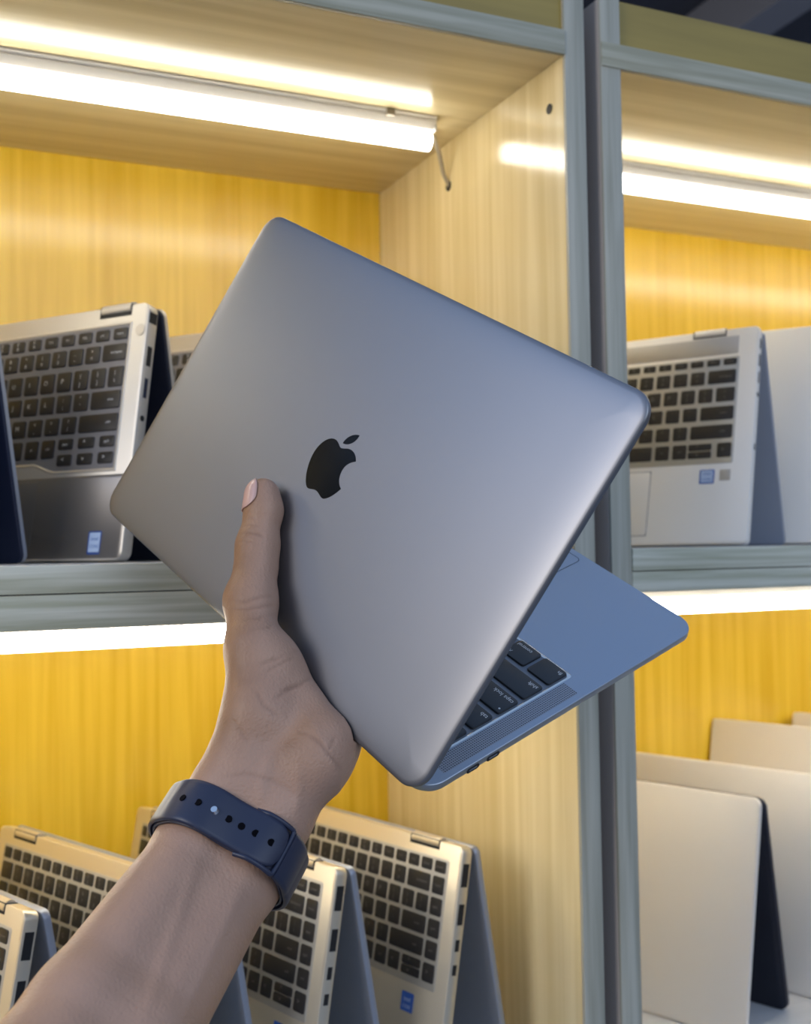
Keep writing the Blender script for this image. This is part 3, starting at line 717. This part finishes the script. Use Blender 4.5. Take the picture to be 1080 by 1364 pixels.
#CREASES
CREASES = [
 ([(0.1667, -0.1667, 1.4588), (0.1701, -0.1721, 1.4602), (0.1744, -0.1754, 1.4593), (0.1777, -0.1767, 1.4573)], 0.55, 0.7),
 ([(0.1687, -0.1657, 1.4628), (0.1719, -0.1704, 1.4642), (0.1759, -0.1735, 1.4633)], 0.35, 0.6),
 ([(0.1713, -0.1668, 1.4671), (0.1755, -0.1709, 1.4682)], 0.3, 0.6),
 ([(0.1657, -0.1685, 1.4551), (0.1688, -0.1737, 1.4558), (0.172, -0.1765, 1.455)], 0.3, 0.6),
 ([(0.156, -0.1848, 1.425), (0.1626, -0.1933, 1.4247), (0.1689, -0.1937, 1.4264), (0.1776, -0.1902, 1.4268)], 0.45, 0.8),
 ([(0.1565, -0.1898, 1.4206), (0.1628, -0.1965, 1.421), (0.1691, -0.1966, 1.4219), (0.1773, -0.1923, 1.4222)], 0.45, 0.8),
 ([(0.1592, -0.2007, 1.4157), (0.1665, -0.2025, 1.4162), (0.1789, -0.1922, 1.4172)], 0.35, 0.8),
 ([(0.1608, -0.208, 1.4108), (0.171, -0.2065, 1.4118), (0.2016, -0.1348, 1.4081)], 0.3, 0.8),
 ([(0.1623, -0.2167, 1.3948), (0.1705, -0.216, 1.3968), (0.1845, -0.2082, 1.3992)], 0.4, 0.8),
 ([(0.1636, -0.2195, 1.3906), (0.1721, -0.2171, 1.3943), (0.1814, -0.2126, 1.3967)], 0.3, 0.7),
 ([(0.1711, -0.2244, 1.3819), (0.1813, -0.2205, 1.3841), (0.1894, -0.2142, 1.3859)], 0.45, 0.8),
 ([(0.1656, -0.2272, 1.3786), (0.1763, -0.2227, 1.3824), (0.186, -0.2193, 1.3836)], 0.3, 0.7),
 ([(0.1794, -0.2394, 1.3627), (0.1832, -0.2433, 1.3594), (0.1867, -0.2458, 1.3538), (0.1938, -0.244, 1.345)], 0.45, 0.9),
 ([(0.1875, -0.245, 1.3557), (0.192, -0.2414, 1.3612)], 0.3, 0.6),
 ([(0.1579, -0.2232, 1.3837), (0.1607, -0.2283, 1.3762), (0.1676, -0.2301, 1.3705)], 0.3, 0.9),
 ([(0.1708, -0.2294, 1.372), (0.176, -0.236, 1.3635), (0.1794, -0.2394, 1.3627)], 0.3, 0.8),
 ([(0.1402, -0.2321, 1.345), (0.1503, -0.2349, 1.3462), (0.1618, -0.2389, 1.3423), (0.1729, -0.2438, 1.3344)], 0.25, 0.9),
 ([(0.1465, -0.2233, 1.3695), (0.1497, -0.2274, 1.3645), (0.1519, -0.2298, 1.3593)], 0.25, 0.9),
 ([(0.1539, -0.2404, 1.3312), (0.1567, -0.2376, 1.3426), (0.1627, -0.2329, 1.3553)], -0.7, 3),
 ([(0.1706, -0.2448, 1.3268), (0.1723, -0.2436, 1.3386), (0.1721, -0.2425, 1.349)], -0.6, 2.6),
 ([(0.1253, -0.2449, 1.3168), (0.1133, -0.2621, 1.2998), (0.0986, -0.2842, 1.2807), (0.0872, -0.3028, 1.2674)], -0.6, 3),
 ([(0.1449, -0.2516, 1.3042), (0.1298, -0.2678, 1.2894), (0.1136, -0.2862, 1.2728), (0.1027, -0.2991, 1.2632)], -0.5, 2.8),
]
def seg_dist(P, a, b):
    a, b = np.array(a), np.array(b); ba = b-a; h = np.clip(((P-a)@ba)/(ba@ba), 0, 1); q = P-a-h[:, None]*ba
    return np.sqrt((q*q).sum(1)), h
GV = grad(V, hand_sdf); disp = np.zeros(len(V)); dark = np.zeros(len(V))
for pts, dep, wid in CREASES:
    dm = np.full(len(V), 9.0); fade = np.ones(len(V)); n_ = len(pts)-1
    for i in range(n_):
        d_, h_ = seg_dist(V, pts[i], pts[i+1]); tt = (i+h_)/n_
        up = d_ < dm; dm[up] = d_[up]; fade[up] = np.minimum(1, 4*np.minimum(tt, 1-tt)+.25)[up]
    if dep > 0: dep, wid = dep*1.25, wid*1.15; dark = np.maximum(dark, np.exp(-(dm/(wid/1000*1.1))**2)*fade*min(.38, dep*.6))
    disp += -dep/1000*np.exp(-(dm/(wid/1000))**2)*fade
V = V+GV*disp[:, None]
def meshnp(name, V, F, smooth=True):
    me = D.meshes.new(name); me.vertices.add(len(V)); me.vertices.foreach_set('co', V.astype(np.float32).ravel())
    me.loops.add(F.size); me.loops.foreach_set('vertex_index', F.astype(np.int32).ravel())
    me.polygons.add(len(F)); me.polygons.foreach_set('loop_start', np.arange(0, F.size, F.shape[1], dtype=np.int32))
    me.polygons.foreach_set('loop_total', np.full(len(F), F.shape[1], np.int32))
    me.update(calc_edges=True); me.validate(); me.polygons.foreach_set('use_smooth', [smooth]*len(me.polygons)); return me

def skin():
    m = mat('brown_skin', (.36, .20, .13), .48, spec=.4); nt = m.node_tree; n = nt.nodes; L = nt.links; b = n['Principled BSDF']
    b.inputs['Subsurface Weight'].default_value = .07; b.inputs['Subsurface Radius'].default_value = (.006, .0025, .0015); b.inputs['Subsurface Scale'].default_value = .6
    tc = n.new('ShaderNodeTexCoord')
    n1 = n.new('ShaderNodeTexNoise'); n1.inputs['Scale'].default_value = 38; n1.inputs['Detail'].default_value = 6
    r = n.new('ShaderNodeValToRGB'); r.color_ramp.elements[0].position = .32; r.color_ramp.elements[1].position = .68
    r.color_ramp.elements[0].color = (.245, .128, .068, 1); r.color_ramp.elements[1].color = (.345, .19, .105, 1)
    n2 = n.new('ShaderNodeTexNoise'); n2.inputs['Scale'].default_value = 700; n2.inputs['Detail'].default_value = 3
    vo = n.new('ShaderNodeTexVoronoi'); vo.inputs['Scale'].default_value = 380; vo.feature = 'DISTANCE_TO_EDGE'
    ad = n.new('ShaderNodeMath'); ad.operation = 'MULTIPLY_ADD'; ad.inputs[1].default_value = .6
    bp = n.new('ShaderNodeBump'); bp.inputs['Strength'].default_value = .5; bp.inputs['Distance'].default_value = .0006
    L.new(tc.outputs['Object'], n1.inputs['Vector']); L.new(tc.outputs['Object'], n2.inputs['Vector']); L.new(tc.outputs['Object'], vo.inputs['Vector'])
    L.new(n1.outputs['Fac'], r.inputs[0])
    at = n.new('ShaderNodeAttribute'); at.attribute_name = 'palm'; mx = n.new('ShaderNodeMix'); mx.data_type = 'RGBA'
    mx.inputs[7].default_value = (.50, .315, .235, 1)
    L.new(at.outputs['Fac'], mx.inputs[0]); L.new(r.outputs[0], mx.inputs[6])
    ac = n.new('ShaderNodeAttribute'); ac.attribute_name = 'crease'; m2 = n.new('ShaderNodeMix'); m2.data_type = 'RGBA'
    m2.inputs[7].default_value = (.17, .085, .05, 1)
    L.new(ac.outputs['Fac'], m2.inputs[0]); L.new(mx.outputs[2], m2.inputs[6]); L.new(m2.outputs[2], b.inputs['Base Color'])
    L.new(vo.outputs['Distance'], ad.inputs[0]); L.new(n2.outputs['Fac'], ad.inputs[2]); L.new(ad.outputs[0], bp.inputs['Height'])
    L.new(bp.outputs[0], b.inputs['Normal'])
    return m
M['skin'] = skin()
O = np.array((.12, -.24, 1.30))
person = empty('person', Matrix.Translation(O))
tag(person, 'raised left hand and bare forearm wearing a dark navy watch strap, gripping the grey laptop', 'person')
hand = mkobj('hand_and_forearm', meshnp('hand', V-O, F), person, None, [M['skin']])
pd = np.array(cr)*.80-np.array(fw)*.45+np.array((0, 0, .1)); pd /= np.linalg.norm(pd)
pw = np.clip((GV@pd-.10)/.70, 0, 1)
hz = np.clip(((V-np.array((.147, -.22, 1.318)))@np.array((.35, .1, .93)))/.045, 0, 1)   # fades out below the wrist
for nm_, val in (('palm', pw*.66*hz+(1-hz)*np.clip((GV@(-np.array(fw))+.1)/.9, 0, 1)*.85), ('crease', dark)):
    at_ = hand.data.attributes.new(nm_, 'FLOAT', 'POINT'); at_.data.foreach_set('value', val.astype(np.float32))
# thumb nail, wrapped on the thumb surface
def cast(o, d, f=hand_sdf, n=40):
    t = np.zeros(len(o))
    # march from outside inwards
    p = o+d*.03
    for _ in range(n): s_ = f(p); p = p-d*s_[:, None]*.9
    return p
ta, tb = np.array(THUMB[3][:3]), np.array(THUMB[4][:3]); axd = (tb-ta)/np.linalg.norm(tb-ta)
axd = np.array(LR @ Vector((-.62, .78, .03))); axd /= np.linalg.norm(axd)
nz = np.array(LR @ Vector((-.62, -.30, .80))); nz -= axd*(nz@axd); nz /= np.linalg.norm(nz); sd = np.cross(axd, nz)
NU, NV = 15, 19; pts = []
for j in range(NV):
    v = j/(NV-1); s0 = -.0084+v*.0175
    half = 1.12*math.sqrt(max(.02, 1-(abs(v-.52)/.56)**3.2))
    for i in range(NU):
        a = (i/(NU-1)*2-1)*half
        pts.append((tb+axd*s0*.96-axd*.0008, nz*math.cos(a)+sd*math.sin(a)))
oo = np.array([p[0] for p in pts]); di = np.array([p[1] for p in pts])
vv = np.array([(p-tb)@axd for p in oo])
P_ = cast(oo, di); G_ = grad(P_, hand_sdf)
P_ = P_+G_*.0005
P_ += axd*0.0
idx = np.arange(NU*NV).reshape(NV, NU)
Fq = np.stack([idx[:-1, :-1].ravel(), idx[:-1, 1:].ravel(), idx[1:, 1:].ravel(), idx[1:, :-1].ravel()], 1)
nail = mkobj('thumb_nail', meshnp('nail', P_-O, Fq), person, None, [M['nail']])
sol = nail.modifiers.new('s', 'SOLIDIFY'); sol.thickness = .0007; sol.offset = 0

# ------------------------------------------------------------------ watch strap
wa = np.array((.1387, -.2254, 1.3047))+np.array((.0507, .0317, .0555))/.0816*.0085                       # centre of the wrist
wax = np.array((.0560, .0440, .0600)); wax = np.array((.1592, -.2205, 1.3345))-np.array((.1085, -.2522, 1.2790)); wax /= np.linalg.norm(wax)
toC = np.array((0, -.75, 1.45))-wa; fx = toC-wax*(toC@wax); fx /= np.linalg.norm(fx); fy = np.cross(wax, fx)   # fx towards the viewer, fy sideways
watch = empty('watch', Matrix.Translation(wa))
tag(watch, 'dark navy rubber watch strap with punched holes and steel pin, around the wrist', 'watch')
def arm_only(P):
    d = None
    for c in ARM[:8]:
        e = chain(P, c, .006); d = e if d is None else smin(d, e, .009)
    return d
def strap_pt(th, w, off):
    """points around the wrist: angle, across the strap, lift off the skin"""
    th, w, off = np.broadcast_arrays(np.atleast_1d(th).astype(float), w, off)
    dirs = np.cos(th)[:, None]*fx+np.sin(th)[:, None]*fy
    # one radius for the whole width so that the strap stays flat across
    r = np.zeros(len(th))
    for ww in (-.009, 0, .009):
        o = wa+np.zeros((len(th), 3))+wax*ww; p = cast_arm(o, dirs); r = np.maximum(r, ((p-o)*dirs).sum(1)) if ww != -.009 else ((p-o)*dirs).sum(1)
    return wa+wax*np.asarray(w)[:, None]+dirs*(r+np.asarray(off))[:, None]
def cast_arm(o, d):
    p = o+d*.05
    for _ in range(30): p = p-d*arm_only(p)[:, None]*.9
    return p
def strap(name, t0, t1, lift, half, thick, round_end=0, n=120, closed=False, halffn=None, liftfn=None, start_round=0, mt='band'):
    ths = np.linspace(t0, t1, n, endpoint=not closed); rings = []
    prof = [(-1, .15), (-1, .6), (-.93, .92), (-.8, 1.0), (0, 1.04), (.8, 1.0), (.93, .92), (1, .6), (1, .15), (.9, 0), (0, 0), (-.9, 0)]
    V_ = np.zeros((n, len(prof), 3))
    arc = .028
    for k, (a, b) in enumerate(prof):
        hh = np.full(n, half)
        if round_end:
            dist = (t1-ths)*arc; q = np.clip(1-dist/round_end, 0, 1); hh = half-round_end*(1-np.sqrt(np.maximum(0, 1-q*q)))
        lf = np.full(n, lift) if liftfn is None else np.array([liftfn(t) for t in ths])
        V_[:, k] = strap_pt(ths, a*hh, lf+b*thick)
    m_ = len(prof); Vf = V_.reshape(-1, 3)-wa; Fs = []
    for i in range(n if closed else n-1):
        for k in range(m_):
            i2 = (i+1) % n; Fs.append((i*m_+k, i*m_+(k+1) % m_, i2*m_+(k+1) % m_, i2*m_+k))
    me = meshnp(name, Vf, np.array(Fs))
    if not closed:
        bm = bmesh.new(); bm.from_mesh(me); bm.verts.ensure_lookup_table()
        bm.faces.new([bm.verts[k] for k in range(m_)]); bm.faces.new([bm.verts[(n-1)*m_+k] for k in range(m_)])
        bmesh.ops.recalc_face_normals(bm, faces=bm.faces); bm.to_mesh(me); bm.free()
    else:
        bm = bmesh.new(); bm.from_mesh(me); bmesh.ops.recalc_face_normals(bm, faces=bm.faces); bm.to_mesh(me); bm.free()
    me.polygons.foreach_set('use_smooth', [True]*len(me.polygons)); me.set_sharp_from_angle(angle=math.radians(50))
    return mkobj(name, me, watch, None, [M[mt]])
#WATCH
T_END = .70
strap('inner_strap', 0, 2*math.pi, .0004, .0112, .0018, n=160, closed=True)
strap('outer_strap', -2.3, T_END, .0024, .0112, .0022, round_end=.006, n=110)
strap('loop_strap', T_END+.06, 2.3, .0024, .0118, .0024, n=60)
lip = []
for u in np.linspace(0, 1, 61):
    if u < .38: th_, w_ = T_END-.55*(1-u/.38), -.0116
    elif u > .62: th_, w_ = T_END-.55*((u-.62)/.38), .0116
    else:
        a_ = math.pi*(u-.38)/.24; c_ = math.cos(a_); w_ = -.0116*math.copysign(abs(c_)**.5, c_); th_ = T_END+.045*abs(math.sin(a_))**.5
    edge = min(1, min(u, 1-u)/.12)
    lip.append(strap_pt(th_, w_, .0012+.0024*edge)[0]-wa)
bm = bmesh.new(); tube(bm, lip, .00125, 10)
mkobj('strap_slot_lip', fin(bm, 'lip', True, 60), watch, None, [M['band']])
for k in range(7):
    th = T_END-.20-k*.235
    p = strap_pt(th, 0, .00455)[0]; p2 = strap_pt(th, 0, .0075)[0]; dr = Vector((p2-p)); dr.normalize(); p = Vector(p-wa)
    bm = bmesh.new()
    if k == 4:
        cyl(bm, p-dr*.0005, p+dr*.0012, .0021, 20, 0, r1=.0015)
        mkobj('steel_pin', fin(bm, 'pin', True, 30), watch, None, [M['pin']])
    else:
        cyl(bm, p-dr*.001, p+dr*.00045, .0017, 18)
        mkobj('strap_hole', fin(bm, 'hole'), watch, None, [M['bandhole']])
q = strap_pt(math.pi, 0, .0085)[0]; dr = Vector(q-wa).normalized(); ux = Vector(wax)
Mw = Matrix((Vector(dr).cross(ux).normalized(), ux, dr)).transposed().to_4x4(); Mw.translation = Vector(q-wa)
bm = bmesh.new(); addbox(bm, (-.018, -.021, -.0045), (.018, .021, .005), 0, .004, 4)
mkobj('watch_case', fin(bm, 'case', True, 40), watch, Mw, [M['glass']])
bpy.context.view_layer.update()
